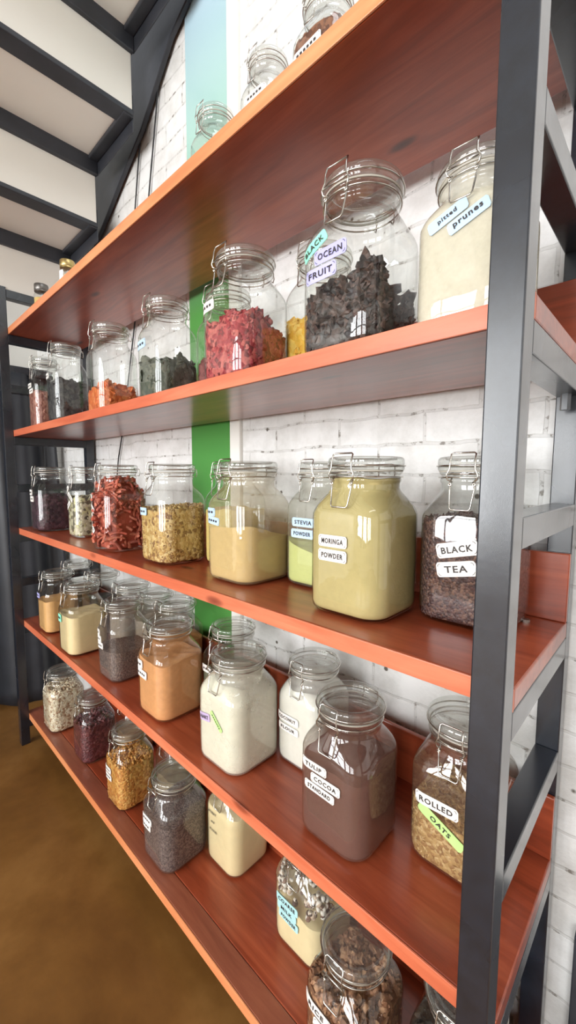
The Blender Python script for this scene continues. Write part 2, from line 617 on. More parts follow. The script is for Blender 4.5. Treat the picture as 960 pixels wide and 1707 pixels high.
XR0 = 0.009                          # right posts' inner face
XL1 = SX0                            # left posts' inner face
PT = 1.815
for x0 in (XR0, XL1 - WP):
    ubox('post', x0, x0 + WP, -WP, 0.0, 0.0, PT, 'steel')
    ubox('post', x0, x0 + WP, YB, YB + WP, 0.0, PT, 'steel')
for x0 in (XR0, XL1 - WP):
    for i, z in enumerate(Z):
        ubox('crossbar', x0, x0 + WP, 0.0, YB, z - T - WP, z - T - 0.0004, 'steel')
        if i in (1, 2, 3):
            ubox('crossbar', x0, x0 + WP, 0.0, YB, z + 0.174 - WP, z + 0.174, 'steel')
    ubox('crossbar', x0, x0 + WP, 0.0, YB, PT - WP - 0.008, PT - 0.008, 'steel')
for i, z in enumerate(Z):
    bb = MB()
    x0, x1 = XL1 - WP + UO[0], XR0 + WP + UO[0]
    y0, y1 = 0.0035 + UO[1], YB - 0.0005 + UO[1]
    if i == 4:
        y0 += 0.0455
    bb.box(x0, x1, y0, y1, z - T, z)
    sh = bb.build('shelf_board', M['wood'], un, bevel=0.002)
    if i == 4:
        bb = MB(); bb.box(x0, x1, 0.0035 + UO[1], y0 - 0.0006, z - T, z)
        bb.build('front_strip', M['wood_lip'], sh, bevel=0.002)  # strip along the bottom board's front in a slightly lighter tone
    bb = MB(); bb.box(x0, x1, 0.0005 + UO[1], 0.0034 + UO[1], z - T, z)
    bb.build('front_edge', M['wood_edge_pale' if i in (0, 4) else 'wood_edge'], sh, bevel=0.0008)  # edge colour carries the front light against the shaded board tops
    bb = MB(); bb.box(x0, x1, y1 - 0.0085, y1, z + 0.0002, z + (0.102 if i in (1, 2, 3) else 0.05))
    bb.build('back_rail', M['wood'], sh, bevel=0.0015)
    for sx in (x0 + 0.045, x1 - 0.045):
        bb = MB()
        c = [(sx + 0.006 * math.cos(a), y1 - 0.04 + 0.006 * math.sin(a)) for a in [k * math.pi / 5 for k in range(10)]]
        bb.prism(c, z, z + 0.004)
        bb.build('screw', M['screw'], sh)

for i in (1, 2):
    bb = MB()
    c = [(0.025 + UO[0] + 0.0065 * math.cos(a), 0.247 + UO[1] + 0.0065 * math.sin(a)) for a in [k * math.pi / 3 for k in range(6)]]
    bb.prism(c, Z[i] - T - WP - 0.022, Z[i] - T - WP)
    bb.build('bolt', M['steel'], un)

# ------------------------------------------------------------------ glass jars
NC = 9
CR = 0.25


def square_dirs():
    """unit rounded square (half size 0.5) and matching angles"""
    pts = []
    for k, (sx, sy) in enumerate(((1, 1), (-1, 1), (-1, -1), (1, -1))):
        arc = []
        for i in range(NC + 1):
            a = math.pi / 2 * (k + i / NC)
            arc.append((sx * (0.5 - CR) + CR * math.cos(a), sy * (0.5 - CR) + CR * math.sin(a)))
        pts += arc
        # subdivide the flat to the next corner
        nk = (k + 1) % 4
        nsx, nsy = ((1, 1), (-1, 1), (-1, -1), (1, -1))[nk]
        a = math.pi / 2 * (k + 1)
        nx, nyy = nsx * (0.5 - CR) + CR * math.cos(a), nsy * (0.5 - CR) + CR * math.sin(a)
        for j in (1, 2, 3):
            t = j / 4
            pts.append((arc[-1][0] + (nx - arc[-1][0]) * t, arc[-1][1] + (nyy - arc[-1][1]) * t))
    return np.array(pts)


SQ = square_dirs()
ANG = np.arctan2(SQ[:, 1], SQ[:, 0])
CI = np.stack([np.cos(ANG), np.sin(ANG)], 1)
# height fraction, square size, circle blend, circle radius (of s)
PROF = [(0.0, 0.80, 0, .4), (0.004, 0.87, 0, .4), (0.014, 0.935, 0, .4), (0.032, 0.98, 0, .4), (0.06, 1.0, 0, .4), (0.2, 1.004, 0, .4), (0.35, 1.004, 0, .4), (0.5, 1.003, 0, .4),
        (0.60, 1.0, 0, .4), (0.635, 0.995, 0, .45), (0.665, 0.975, 0.08, .47), (0.695, 0.94, 0.22, .465), (0.722, 0.895, 0.42, .45), (0.745, 0.86, 0.65, .432), (0.765, 0.83, 0.85, .412), (0.785, 0.8, 1.0, .394),
        (0.80, .8, 1, .384), (0.825, .8, 1, .381), (0.836, .8, 1, .384), (0.842, .8, 1, .396), (0.852, .8, 1, .400), (0.862, .8, 1, .396), (0.868, .8, 1, .384), (0.885, .8, 1, .384), (0.891, .8, 1, .402), (0.899, .8, 1, .408), (0.906, .8, 1, .404)]
PA = np.array(PROF)


def ring(zf, s, H, k=1.0):
    q = [np.interp(zf, PA[:, 0], PA[:, i]) for i in (1, 2, 3)]
    xy = (SQ * q[0] * (1 - q[1]) + CI * q[2] * q[1]) * s * k
    return np.column_stack([xy, np.full(len(xy), zf * H)])


LIDP = [(0.0, .905), (.30, .905), (.335, .9), (.372, .903), (.385, .912), (.418, .912), (.428, .920), (.430, .932), (.421, .938), (.421, .944), (.430, .951), (.430, .972), (.424, .984), (.408, .993), (.385, .996), (.362, .991), (.345, .979), (.31, .974), (.27, .976), (.24, .983), (.20, .987), (.0, .988)]


def circle_ring(r, z, n=48):
    a = np.linspace(0, 2 * np.pi, n, endpoint=False)
    return np.column_stack([r * np.cos(a), r * np.sin(a), np.full(n, z)])


def rounded_rect(w, h, r, n=4):
    out = []
    for k, (sx, sy) in enumerate(((1, 1), (-1, 1), (-1, -1), (1, -1))):
        for i in range(n + 1):
            a = math.pi / 2 * (k + i / n)
            out.append((sx * (w / 2 - r) + r * math.cos(a), sy * (h / 2 - r) + r * math.sin(a)))
    return out


TXT = {}


def text_mesh(s):
    """lettering of a word as (verts, faces), unit height, centred"""
    if s in TXT:
        return TXT[s]
    cu_ = bpy.data.curves.new('t', 'FONT')
    cu_.body = s
    cu_.align_x = 'CENTER'
    cu_.space_character = 1.15
    cu_.offset = 0.025
    cu_.resolution_u = 2
    o = bpy.data.objects.new('t', cu_)
    COL.objects.link(o)
    dg = bpy.context.evaluated_depsgraph_get()
    me = bpy.data.meshes.new_from_object(o.evaluated_get(dg))
    vs = np.array([v.co[:] for v in me.vertices])
    fs = [tuple(p.vertices) for p in me.polygons]
    bpy.data.objects.remove(o)
    bpy.data.curves.remove(cu_)
    bpy.data.meshes.remove(me)
    lo, hi = vs.min(0), vs.max(0)
    vs = (vs - (lo + hi) / 2) / (hi[1] - lo[1])
    TXT[s] = (vs, fs)
    return TXT[s]


def sticker(parent, s, H, text, cx, cz, w, h, rot=0, m='paper', border=True, name='sticker'):
    """label on the jar's front face; w, h as fractions of s"""
    R = Matrix.Rotation(math.radians(rot), 2)
    yf = -0.5025 * s - 0.0004
    W_, H_ = w * s, h * s

    def place(x, z, d):
        v = R @ Vector((x, z))
        a = cx * s + v.x                 # runs along the glass and round its corner
        fl = (0.5 - CR) * s
        rr = CR * s + 0.0025 * s + 0.0004 + d
        if abs(a) <= fl:
            return (a, yf - d, cz * H + v.y)
        t = (abs(a) - fl) / (CR * s)
        return (math.copysign(fl + rr * math.sin(t), a), -fl - rr * math.cos(t), cz * H + v.y)
    bb = MB()
    nx_ = 24
    rc = min(W_, H_) * 0.18
    front, back = [], []
    for i in range(nx_ + 1):
        x = -W_ / 2 + W_ * i / nx_
        e = max(0, abs(x) - (W_ / 2 - rc)) / rc
        zz = H_ / 2 - rc * (1 - math.sqrt(max(0, 1 - min(1, e) ** 2)))
        front += [place(x, -zz, 0.0006), place(x, zz, 0.0006)]
        back += [place(x, -zz, 0), place(x, zz, 0)]
    o_ = len(front)
    fs = []
    for i in range(nx_):
        a, c_, d_, e_ = 2 * i, 2 * i + 2, 2 * i + 3, 2 * i + 1
        fs += [(a, c_, d_, e_), (o_ + a, o_ + e_, o_ + d_, o_ + c_), (a, o_ + a, o_ + c_, c_), (e_, d_, o_ + d_, o_ + e_)]
    fs += [(0, 1, o_ + 1, o_), (2 * nx_, o_ + 2 * nx_, o_ + 2 * nx_ + 1, 2 * nx_ + 1)]
    bb.add(front + back, fs)
    lab = bb.build(name, M[m], parent)
    bb = MB()
    if text:
        tv, tf = text_mesh(text)
        tw = tv[:, 0].max() - tv[:, 0].min()
        hh = H_ * 0.46
        sx = min(W_ * 0.76 / tw, hh * 1.25)
        bb.add([place(p[0] * sx, p[1] * hh, 0.0013) for p in tv], tf)
    else:
        k = max(3, int(w / h * 1.6))
        for i in range(k):
            x = (i - (k - 1) / 2) * W_ * 0.72 / k
            a, c_ = W_ * 0.23 / k, H_ * 0.13
            bb.add([place(x - a, -c_, 0.0013), place(x + a, -c_, 0.0013), place(x + a, c_, 0.0013), place(x - a, c_, 0.0013)], [(0, 1, 2, 3)])
    if border:
        po, pi = rounded_rect(W_ * 0.93, H_ * 0.82, H_ * 0.2), rounded_rect(W_ * 0.93 - H_ * 0.07, H_ * 0.75, H_ * 0.17)
        n = len(po)
        vs = [place(x, z, 0.0011) for x, z in po] + [place(x, z, 0.0011) for x, z in pi]
        # only the corner brackets of the frame line
        fs = []
        for i in range(n):
            j = (i + 1) % n
            if i % 5 != 4:
                fs.append((i, j, n + j, n + i))
        bb.add(vs, fs)
    bb.build('lettering', M['ink'], lab)
    return lab


GROUPS = {1: 'jars on the top shelf', 2: 'jars on the second shelf', 3: 'jars on the third shelf', 4: 'jars on the fourth shelf', 5: 'jars on the bottom shelf'}


def jar(level, x, y, s, H, label, film=None, clasp_open=False, stickers=(), yaw=0.0):
    z = Z[level - 1]
    root = empty('glass_jar', (x, y, z + 0.0004))
    root.rotation_euler.z = math.radians(yaw)
    tag(root, label, 'jar', GROUPS[level])
    g = M['glass']
    if film:
        key = 'film_%d_%d_%d_%d' % (tuple(film[1]) + (int(film[0] * 100),))
        if key not in M:
            M[key] = glass_mat('dusty_glass_' + str(len(M)), film[0], film[1])
        g = M[key]
    bb = MB()
    bb.rings([ring(f, s, H) for f in PA[:, 0]], True, False)
    # thick glass foot inside
    o = bb.build('glass_body', g, root)
    smooth_by_angle(o, 50)
    bb = MB()
    bb.rings([circle_ring(max(r, 0.002) * s, z_ * H) for r, z_ in LIDP], True, True)
    o = bb.build('lid', M['lid_glass'], root)
    smooth_by_angle(o, 40)
    a = np.linspace(0, 2 * np.pi, 40, endpoint=False)
    bb = MB(); bb.tube([(0.405 * s * math.cos(t), 0.405 * s * math.sin(t), 0.909 * H) for t in a], 0.0105 * s, 6, True)
    bb.build('rubber_seal', M['gasket'], root, smooth=True)
    # wire clasp
    wr = 0.0088 * s
    bb = MB()
    bb.tube([(0.410 * s * math.cos(t), 0.410 * s * math.sin(t), 0.872 * H) for t in a], wr, 6, True)
    bb.tube([(0.436 * s * math.cos(t), 0.436 * s * math.sin(t), 0.941 * H) for t in a], wr, 6, True)
    # rear hinge loop
    hw = 0.11 * s
    bb.tube([(-hw, .40 * s, .872 * H), (-hw, .455 * s, .868 * H), (-hw, .475 * s, .90 * H), (-hw, .46 * s, .945 * H), (-hw * .9, .43 * s, .955 * H), (hw * .9, .43 * s, .955 * H), (hw, .46 * s, .945 * H), (hw, .475 * s, .90 * H), (hw, .455 * s, .868 * H), (hw, .40 * s, .872 * H)], wr, 6)
    bb.build('wire_ring', M['wire'], root, smooth=True)
    bb = MB()
    q = .13 * s
    bail = [(-q * .8, -.452 * s, .845 * H), (-q * 1.15, -.475 * s, .86 * H), (-q * 1.25, -.482 * s, .885 * H), (-q * 1.0, -.478 * s, .92 * H), (-q * .97, -.47 * s, .965 * H), (-q * .97, -.445 * s, 1.005 * H), (-q * .8, -.43 * s, 1.012 * H),
            (q * .8, -.43 * s, 1.012 * H), (q * .97, -.445 * s, 1.005 * H), (q * .97, -.47 * s, .965 * H), (q * 1.0, -.478 * s, .92 * H), (q * 1.25, -.482 * s, .885 * H), (q * 1.15, -.475 * s, .86 * H), (q * .8, -.452 * s, .845 * H)]
    bb.tube(bail, wr, 6)
    ll = [(-q * .95, -.425 * s, .868 * H), (-q * 1.0, -.455 * s, .84 * H), (-q * .95, -.468 * s, .80 * H), (-q * .82, -.505 * s, .70 * H), (-q * .68, -.512 * s, .688 * H), (q * .68, -.512 * s, .688 * H), (q * .82, -.505 * s, .70 * H), (q * .95, -.468 * s, .80 * H), (q * 1.0, -.455 * s, .84 * H), (q * .95, -.425 * s, .868 * H)]
    bb.tube(ll, wr, 6)
    for sx in (-1, 1):   # coiled eyes
        bb.tube([(sx * q * .95 + .014 * s * math.cos(t), -.472 * s, .832 * H + .014 * s * math.sin(t)) for t in np.linspace(0, 2 * np.pi, 10, endpoint=False)], wr, 6, True)
    bb.tube([(-q * 1.2, -.478 * s, .893 * H), (q * 1.2, -.478 * s, .893 * H)], wr, 6)
    bb.build('clasp', M['wire'], root, smooth=True)
    for st_ in stickers:
        sticker(root, s, H, **st_)
    root['s'] = s
    return root


# template shapes for loose pieces
def ico():
    t = (1 + 5 ** .5) / 2
    v = np.array([(-1, t, 0), (1, t, 0), (-1, -t, 0), (1, -t, 0), (0, -1, t), (0, 1, t), (0, -1, -t), (0, 1, -t), (t, 0, -1), (t, 0, 1), (-t, 0, -1), (-t, 0, 1)], float)
    v /= np.linalg.norm(v[0])
    f = [(0, 11, 5), (0, 5, 1), (0, 1, 7), (0, 7, 10), (0, 10, 11), (1, 5, 9), (5, 11, 4), (11, 10, 2), (10, 7, 6), (7, 1, 8), (3, 9, 4), (3, 4, 2), (3, 2, 6), (3, 6, 8), (3, 8, 9), (4, 9, 5), (2, 4, 11), (6, 2, 10), (8, 6, 7), (9, 8, 1)]
    return v, f


def ico2():
    v, f = ico()
    v = [tuple(p) for p in v]
    cache = {}
    nf = []

    def mid(a, c):
        k = (min(a, c), max(a, c))
        if k not in cache:
            p = (np.array(v[a]) + np.array(v[c])) / 2
            v.append(tuple(p / np.linalg.norm(p)))
            cache[k] = len(v) - 1
        return cache[k]
    for a, c, d in f:
        x, y_, z_ = mid(a, c), mid(c, d), mid(d, a)
        nf += [(a, x, z_), (c, y_, x), (d, z_, y_), (x, y_, z_)]
    return np.array(v), nf


ICO, ICO2 = ico(), ico2()


def rand_rot():
    q = rng.normal(size=4)
    q /= np.linalg.norm(q)
    w, x, y, z = q
    return np.array([[1 - 2 * (y * y + z * z), 2 * (x * y - z * w), 2 * (x * z + y * w)], [2 * (x * y + z * w), 1 - 2 * (x * x + z * z), 2 * (y * z - x * w)], [2 * (x * z - y * w), 2 * (y * z + x * w), 1 - 2 * (x * x + y * y)]])


def penne(bend=0.5, n=7, seg=7):
    """bent short tube, unit length"""
    vs, fs = [], []
    for i in range(n):
        t = i / (n - 1) - .5
        c = np.array([t, bend * (t * t - .08), 0])
        tg = np.array([1, 2 * bend * t, 0]); tg /= np.linalg.norm(tg)
        nn = np.array([-tg[1], tg[0], 0])
        for k in range(seg):
            a = 2 * math.pi * k / seg
            vs.append(c + (nn * math.cos(a) + np.array([0, 0, 1]) * math.sin(a)) * .09)
    for i in range(n - 1):
        for k in range(seg):
            fs.append((i * seg + k, i * seg + (k + 1) % seg, (i + 1) * seg + (k + 1) % seg, (i + 1) * seg + k))
    fs.append(tuple(range(seg))[::-1]); fs.append(tuple((n - 1) * seg + k for k in range(seg)))
    return np.array(vs), fs


PEN = penne()


def contents(j, name, label, cat, fill, m, tilt=(0, 0), wav=0.012, pieces=None, core=0.965, lump=0.0, top=0.0):
    """what fills a jar: a body shaped by the inside of the glass, with a sloped uneven surface, and loose pieces"""
    s = j['s']
    H = j['H']
    ph = rng.uniform(0, 6, 6)

    def ztop(x, y):
        u, v = x / s, y / s
        h = fill + tilt[0] * u + tilt[1] * v
        h += wav * (math.sin(5 * u + ph[0]) * math.cos(4 * v + ph[1]) + .6 * math.sin(11 * u + 7 * v + ph[2]) + .35 * math.sin(23 * v - 13 * u + ph[3]))
        h += top * max(0, 1 - 3.2 * (u * u + v * v))
        return min(max(h, 0.10), 0.885)
    z0 = 0.026
    nl = 14
    bb = MB()
    base = ring(0.3, s, H, core)
    n = len(base)
    tops = [ztop(p[0], p[1]) for p in base]
    rgs = []
    # bottom fan rings
    for kk in (0.3, 0.75):
        r = ring(0.02, s, H, core * kk); r[:, 2] = z0 * H
        rgs.append(r)
    fr = np.concatenate([[0, .012, .04], np.linspace(.1, 1, nl)])
    cache = {}
    for t in fr:
        r = np.zeros((n, 3))
        for i in range(n):
            zf = z0 + (tops[i] - z0) * t
            q = [np.interp(zf, PA[:, 0], PA[:, c]) for c in (1, 2, 3)]
            k = core - (0.035 if t == 0 else 0.012 if t < .02 else 0)
            xy = (SQ[i] * q[0] * (1 - q[1]) + CI[i] * q[2] * q[1]) * s * k
            if lump:
                aa = ANG[i]
                xy = xy * (1 - lump * (0.5 + 0.5 * math.sin(7 * aa + 40 * zf + ph[4]) * math.cos(55 * zf - 4 * aa + ph[5])))
            r[i] = (xy[0], xy[1], zf * H)
        rgs.append(r)
    last = rgs[-1]
    for kk in (.92, .8, .65, .48, .3, .14):
        r = last.copy()
        r[:, :2] *= kk
        for i in range(n):
            r[i, 2] = ztop(r[i, 0], r[i, 1]) * H
        rgs.append(r)
    bb.rings(rgs, True, True)
    if pieces:
        kind, cnt, size, shape = pieces
        tv, tf = {'ico': ICO, 'ico2': ICO2, 'penne': PEN}[kind]
        for _ in range(cnt):
            sc_ = size * rng.uniform(.75, 1.25)
            sh = np.array(shape) * sc_
            rr = rand_rot()
            v = tv.copy()
            if kind == 'ico2':
                v = v * (1 + .34 * np.sin(v[:, [0]] * 3.1 + rng.uniform(0, 6)) * np.cos(v[:, [1]] * 4.3 + rng.uniform(0, 6)) + .22 * np.sin(v[:, [2]] * 6.1 + v[:, [0]] * 5 + rng.uniform(0, 6)))
            v = (v * sh) @ rr.T
            ext = np.abs(v).max()
            i = rng.integers(n)
            if rng.random() < .72:    # against the glass
                zf = z0 + .5 * ext / H + (tops[i] - z0) * rng.random() ** .9
                q = [np.interp(zf, PA[:, 0], PA[:, c]) for c in (1, 2, 3)]
                t = rng.random()
                j2 = (i + 1) % n
                d0 = SQ[i] * (1 - t) + SQ[j2] * t
                c0 = CI[i] * (1 - t) + CI[j2] * t
                xy = (d0 * q[0] * (1 - q[1]) + c0 * q[2] * q[1]) * s
                rad = np.linalg.norm(xy)
                nd = xy / rad
                far = (v[:, :2] @ nd).max()
                xy = nd * (rad * .978 - far)
                pos = np.array([xy[0], xy[1], zf * H])
            else:                     # on the surface
                kk = rng.random() ** .5 * .9
                px, py = last[i, 0] * kk, last[i, 1] * kk
                pos = np.array([px, py, ztop(px, py) * H + ext * .2])
            v = v + pos
            v[:, 2] = np.maximum(v[:, 2], z0 * H * .6)
            bb.add(v, tf)
    o = bb.build(name, m)
    o.location = j.location
    o.rotation_euler = j.rotation_euler
    smooth_by_angle(o, 60)
    tag(o, label, cat, None, 'stuff')
    return o


def mix_on_top(j):
    s, H = j['s'], j['H']
    bb = MB()
    tv, tf = ICO2
    for _ in range(230):
        sz = .0062 * rng.uniform(.7, 1.3)
        zf = rng.uniform(.47, .70)
        q = [np.interp(zf, PA[:, 0], PA[:, c]) for c in (1, 2, 3)]
        i = rng.integers(len(SQ))
        k = .88 if rng.random() < .6 else .9 * rng.random() ** .5
        xy = (SQ[i] * q[0] * (1 - q[1]) + CI[i] * q[2] * q[1]) * s * k
        v = (tv * np.array([1, .85, .7]) * sz) @ rand_rot().T + np.array([xy[0], xy[1], zf * H])
        bb.add(v, tf)
    o = bb.build('nut_and_berry_mix', piece_mat('mix', [(236, 226, 214), (70, 52, 54), (214, 190, 168), (128, 96, 84), (242, 234, 224)]))
    o.location = j.location
    smooth_by_angle(o, 60)
    tag(o, 'white and dark dried pieces lying on the cream powder, aqua-stickered jar', 'dried food', None, 'stuff')


def J(level, X, Y, s, H, label, film=None, stickers=(), yaw=0.0):
    Y = min(Y, 0.362 - s / 2)
    j = jar(level, X * K, Y * K, s * K, H * K, label, film, False, stickers, yaw)
    j['H'] = H * K
    return j


def S(text, cx, cz, w, h, rot=0, m='paper', border=True):
    return dict(text=text, cx=cx, cz=cz, w=w, h=h, rot=rot, m=m, border=border)


PM = {}


def pm(rgb, var=0.16, scale=60):
    k = (rgb, var, scale)
    if k not in PM:
        PM[k] = powder_mat('powder_%d' % len(PM), rgb, var, scale)
    return PM[k]


# ---- top shelf
j = J(1, -0.837, 0.17, 0.123, 0.258, 'empty clear jar on the top shelf in front of the green strip')
j = J(1, -0.618, 0.17, 0.117, 0.262, 'clear jar with a white sticker, middle of the three on the top shelf',
      stickers=[S('', 0.1, .55, .62, .17, 0)])
j = J(1, -0.426, 0.17, 0.130, 0.260, 'clear jar holding brown pieces at the near end of the top shelf',
      stickers=[S('', -0.05, .5, .62, .16, 4)])
contents(j, 'brown_nuts', 'brown pieces in the jar at the near end of the top shelf', 'nuts', .62, piece_mat('nut_brown', [(130, 84, 60), (150, 100, 72), (110, 70, 52)]), pieces=('ico2', 160, .0075, (1, .8, .7)))


def spice(x, y, s, H, label, lid, fillrgb, dot):
    r = empty('spice_jar', (x * K, y * K, Z[0] + .0004))
    tag(r, label, 'spice jar', 'small spice jars on the top shelf')
    s *= K; H *= K
    bb = MB()
    pr = [(.36, 0), (.41, .01), (.42, .05), (.42, .66), (.40, .72), (.35, .77), (.34, .80)]
    bb.rings([circle_ring(a * s, c * H, 32) for a, c in pr], True, False)
    smooth_by_angle(bb.build('glass_body', M['glass'], r), 50)
    bb = MB()
    pr = [(.36, .785), (.385, .79), (.39, .82), (.38, .83), (.39, .84), (.39, .975), (.37, .995), (.0, 1.0)]
    bb.rings([circle_ring(max(a, .003) * s, c * H, 32) for a, c in pr], True, True)
    smooth_by_angle(bb.build('screw_lid', lid, r), 40)
    if dot:
        bb = MB()
        ar = np.linspace(-2.6, -.9, 14)
        top_ = [(.425 * s * math.cos(t), .425 * s * math.sin(t), .70 * H) for t in ar]
        bot_ = [(.425 * s * math.cos(t), .425 * s * math.sin(t), .30 * H) for t in ar]
        bb.add(top_ + bot_, [(i, i + 1, 15 + i, 14 + i) for i in range(13)])
        bb.build('sticker', M['paper'], r)
    bb = MB()
    pr = [(.30, .03), (.38, .03), (.40, .06), (.40, .60), (.3, .62), (.0, .63)]
    bb.rings([circle_ring(max(a, .003) * s, c * H, 32) for a, c in pr], True, True)
    o = bb.build('ground_spice', pm(fillrgb)); o.location = r.location
    smooth_by_angle(o, 50)
    tag(o, 'ground spice inside the ' + label[:38].split(' with')[0], 'spice', None, 'stuff')


spice(-1.844, .10, .080, .168, 'small spice jar with a brass lid and round white sticker on the top shelf', M['brass'], (205, 190, 160), True)
spice(-2.214, .10, .084, .177, 'small dark-lidded spice jar with yellow contents at the far end of the top shelf', M['lead'], (215, 180, 110), False)

# ---- second shelf
j = J(2, -2.288, .12, .14, .372, 'narrow jar of reddish leaves at the far end of the second shelf',
      stickers=[S('', -.12, .60, .42, .17, 2), S('', .05, .52, .42, .17, 2)])
contents(j, 'dried_petals', 'reddish brown dried leaves in the far narrow jar, second shelf', 'dried leaves', .50, piece_mat('rose_leaf', [(168, 112, 98), (150, 92, 80), (186, 134, 116)]), wav=.02, pieces=('ico2', 300, .008, (1, .7, .25)))
j = J(2, -1.908, .10, .149, .360, 'jar of grey-black dried pieces, second from the far end of the second shelf',
      stickers=[S('', -.25, .585, .36, .16, 4)])
contents(j, 'dried_mushrooms', 'grey-black dried pieces in the second jar of the second shelf', 'dried food', .47, piece_mat('soot', [(70, 68, 68), (88, 86, 84), (56, 54, 56)]), tilt=(.06, 0), wav=.03, pieces=('ico2', 260, .011, (1, .8, .5)))
j = J(2, -1.469, .12, .162, .345, 'jar a quarter full of orange dried fruit on the second shelf')
contents(j, 'dried_apricots', 'orange dried apricots at the bottom of a tall jar, second shelf', 'dried fruit', .25, piece_mat('apricot', [(228, 122, 62), (214, 104, 52), (236, 142, 84)], .5), wav=.03, pieces=('ico2', 90, .015, (1, .9, .5)))
j = J(2, -1.061, .13, .159, .330, 'jar of dark green leaves on the second shelf beside the orange fruit jar',
      stickers=[S('', -.2, .55, .4, .17, 6, 'blue')])
contents(j, 'dried_herbs', 'dark grey-green dried leaves in a jar on the second shelf', 'herbs', .36, piece_mat('herb', [(92, 96, 82), (78, 84, 70), (108, 108, 92)], .7), wav=.03, pieces=('ico2', 200, .014, (1, .8, .25)))
j = J(2, -.902, .26, .170, .352, 'jar half hidden behind the jar of red dried fruit, second shelf')
contents(j, 'dried_flowers', 'dark red dried pieces in the half hidden jar behind the red fruit', 'dried flowers', .34, piece_mat('hib', [(130, 74, 72), (150, 92, 88)]), pieces=('ico2', 160, .011, (1, .7, .4)))
j = J(2, -.653, .12, .180, .327, 'jar half full of crumbly red dried fruit with one white sticker, second shelf',
      stickers=[S('', -.27, .575, .36, .14, 5)])
contents(j, 'dried_berries', 'crumbly red dried fruit heaped in the jar with one white sticker', 'dried fruit', .42, piece_mat('redfruit', [(190, 82, 82), (168, 58, 64), (206, 108, 100), (128, 48, 50)], .6, .4, .3, 120), tilt=(-.02, -.05), wav=.035, pieces=('ico2', 520, .0095, (1, .8, .6)))
j = J(2, -.515, .29, .170, .348, 'jar of yellow fruit standing behind and between the two big fruit jars')
contents(j, 'dried_mango', 'yellow dried fruit in the jar at the back of the second shelf', 'dried fruit', .42, piece_mat('mango', [(236, 184, 70), (226, 168, 54), (242, 200, 96)], .6), pieces=('ico2', 110, .016, (1, .8, .4)))
j = J(2, -.293, .12, .190, .340, 'large jar of black fruit with mint and lavender stickers, second shelf',
      stickers=[S('BLACK', -.24, .60, .36, .12, 26, 'mint', False), S('OCEAN', -.03, .53, .40, .14, 2, 'lav'), S('FRUIT', -.15, .44, .40, .14, 2, 'lav')])
contents(j, 'black_dried_fruit', 'blackish brown chunks of dried fruit in the jar with lavender stickers', 'dried fruit', .33, piece_mat('blackfruit', [(74, 56, 51), (58, 46, 43), (92, 70, 62), (46, 40, 39)], .5, .5), tilt=(0, -.03), wav=.06, core=.93, lump=.05, pieces=('ico2', 560, .0125, (1, .7, .55)))
j = J(2, -.062, .122, .161, .263, 'jar of cream powder with two pale blue stickers beside the steel post',
      film=(.5, (222, 215, 194)), stickers=[S('pitted', -.12, .62, .40, .12, 20, 'blue', False), S('prunes', .08, .575, .40, .12, 20, 'blue', False)])
contents(j, 'cream_powder', 'cream powder in the jar with pale blue stickers beside the post', 'powder', .74, pm((224, 217, 197), .06))

# ---- third shelf
j = J(3, -2.259, .114, .174, .340, 'jar of dark purple berries at the far end of the third shelf',
      stickers=[S('', -.22, .60, .32, .17, 0), S('', -.1, .50, .32, .17, 0)])
contents(j, 'dried_blueberries', 'dark purple dried berries in the far jar of the third shelf', 'dried fruit', .54, piece_mat('purple', [(74, 50, 60), (60, 42, 52), (94, 66, 76)], .4), pieces=('ico', 420, .007, (1, .9, .8)))
j = J(3, -1.892, .154, .135, .338, 'narrow jar of pale mixed flakes with zigzag stickers, third shelf',
      stickers=[S('', -.3, .66, .42, .15, 40, border=False), S('', .0, .57, .48, .15, -35, border=False), S('', -.2, .45, .42, .15, 38, border=False)])
contents(j, 'pale_flakes', 'pale green and white flakes in the narrow zigzag-stickered jar', 'flakes', .56, piece_mat('flake', [(206, 198, 168), (226, 216, 190), (150, 140, 112), (110, 100, 84), (214, 208, 160)]), pieces=('ico', 420, .0075, (1, .8, .3)))
j = J(3, -1.433, .114, .175, .340, 'jar full of red penne pasta with zigzag stickers, third shelf',
      stickers=[S('', -.36, .60, .26, .12, 40, border=False), S('', -.28, .5, .30, .12, -42, border=False), S('', -.36, .38, .26, .12, 34, border=False), S('', -.29, .27, .30, .12, -50, border=False)])
contents(j, 'red_pasta', 'red bent pasta tubes filling a jar on the third shelf', 'pasta', .74, piece_mat('redpasta', [(196, 102, 78), (208, 120, 94), (180, 84, 64), (186, 106, 90)], .5, .4, .15, 4), core=.74, wav=.02, pieces=('penne', 620, .042, (1, 1, 1.15)))
j = J(3, -1.078, .147, .183, .338, 'jar of golden grain clusters with one blue sticker, third shelf',
      stickers=[S('', -.25, .52, .34, .14, 0, 'blue')])
contents(j, 'toasted_grain', 'golden brown toasted grain in the jar with one blue sticker', 'grain', .55, piece_mat('grain', [(214, 178, 112), (196, 154, 90), (228, 198, 138), (150, 108, 62), (208, 170, 102)], .6, .4, .2, 110), tilt=(.02, .02), pieces=('ico', 1500, .0058, (1, .7, .6)))
j = J(3, -.886, .27, .170, .338, 'jar of yellow grain mostly hidden behind the tan powder jar')
contents(j, 'yellow_grain', 'yellow grain in the hidden jar behind the tan powder', 'grain', .55, pm((214, 190, 116), .2, 160))
j = J(3, -.704, .173, .195, .340, 'large jar half full of tan powder with two pale blue stickers, third shelf',
      film=(.22, (214, 192, 150)), stickers=[S('', -.30, .575, .27, .12, 0, 'blue'), S('', -.22, .505, .30, .11, -6, 'blue')])
contents(j, 'tan_powder', 'tan powder with a sloped surface in a large jar, third shelf', 'powder', .40, pm((212, 182, 122), .08), tilt=(.05, -.13), wav=.008)
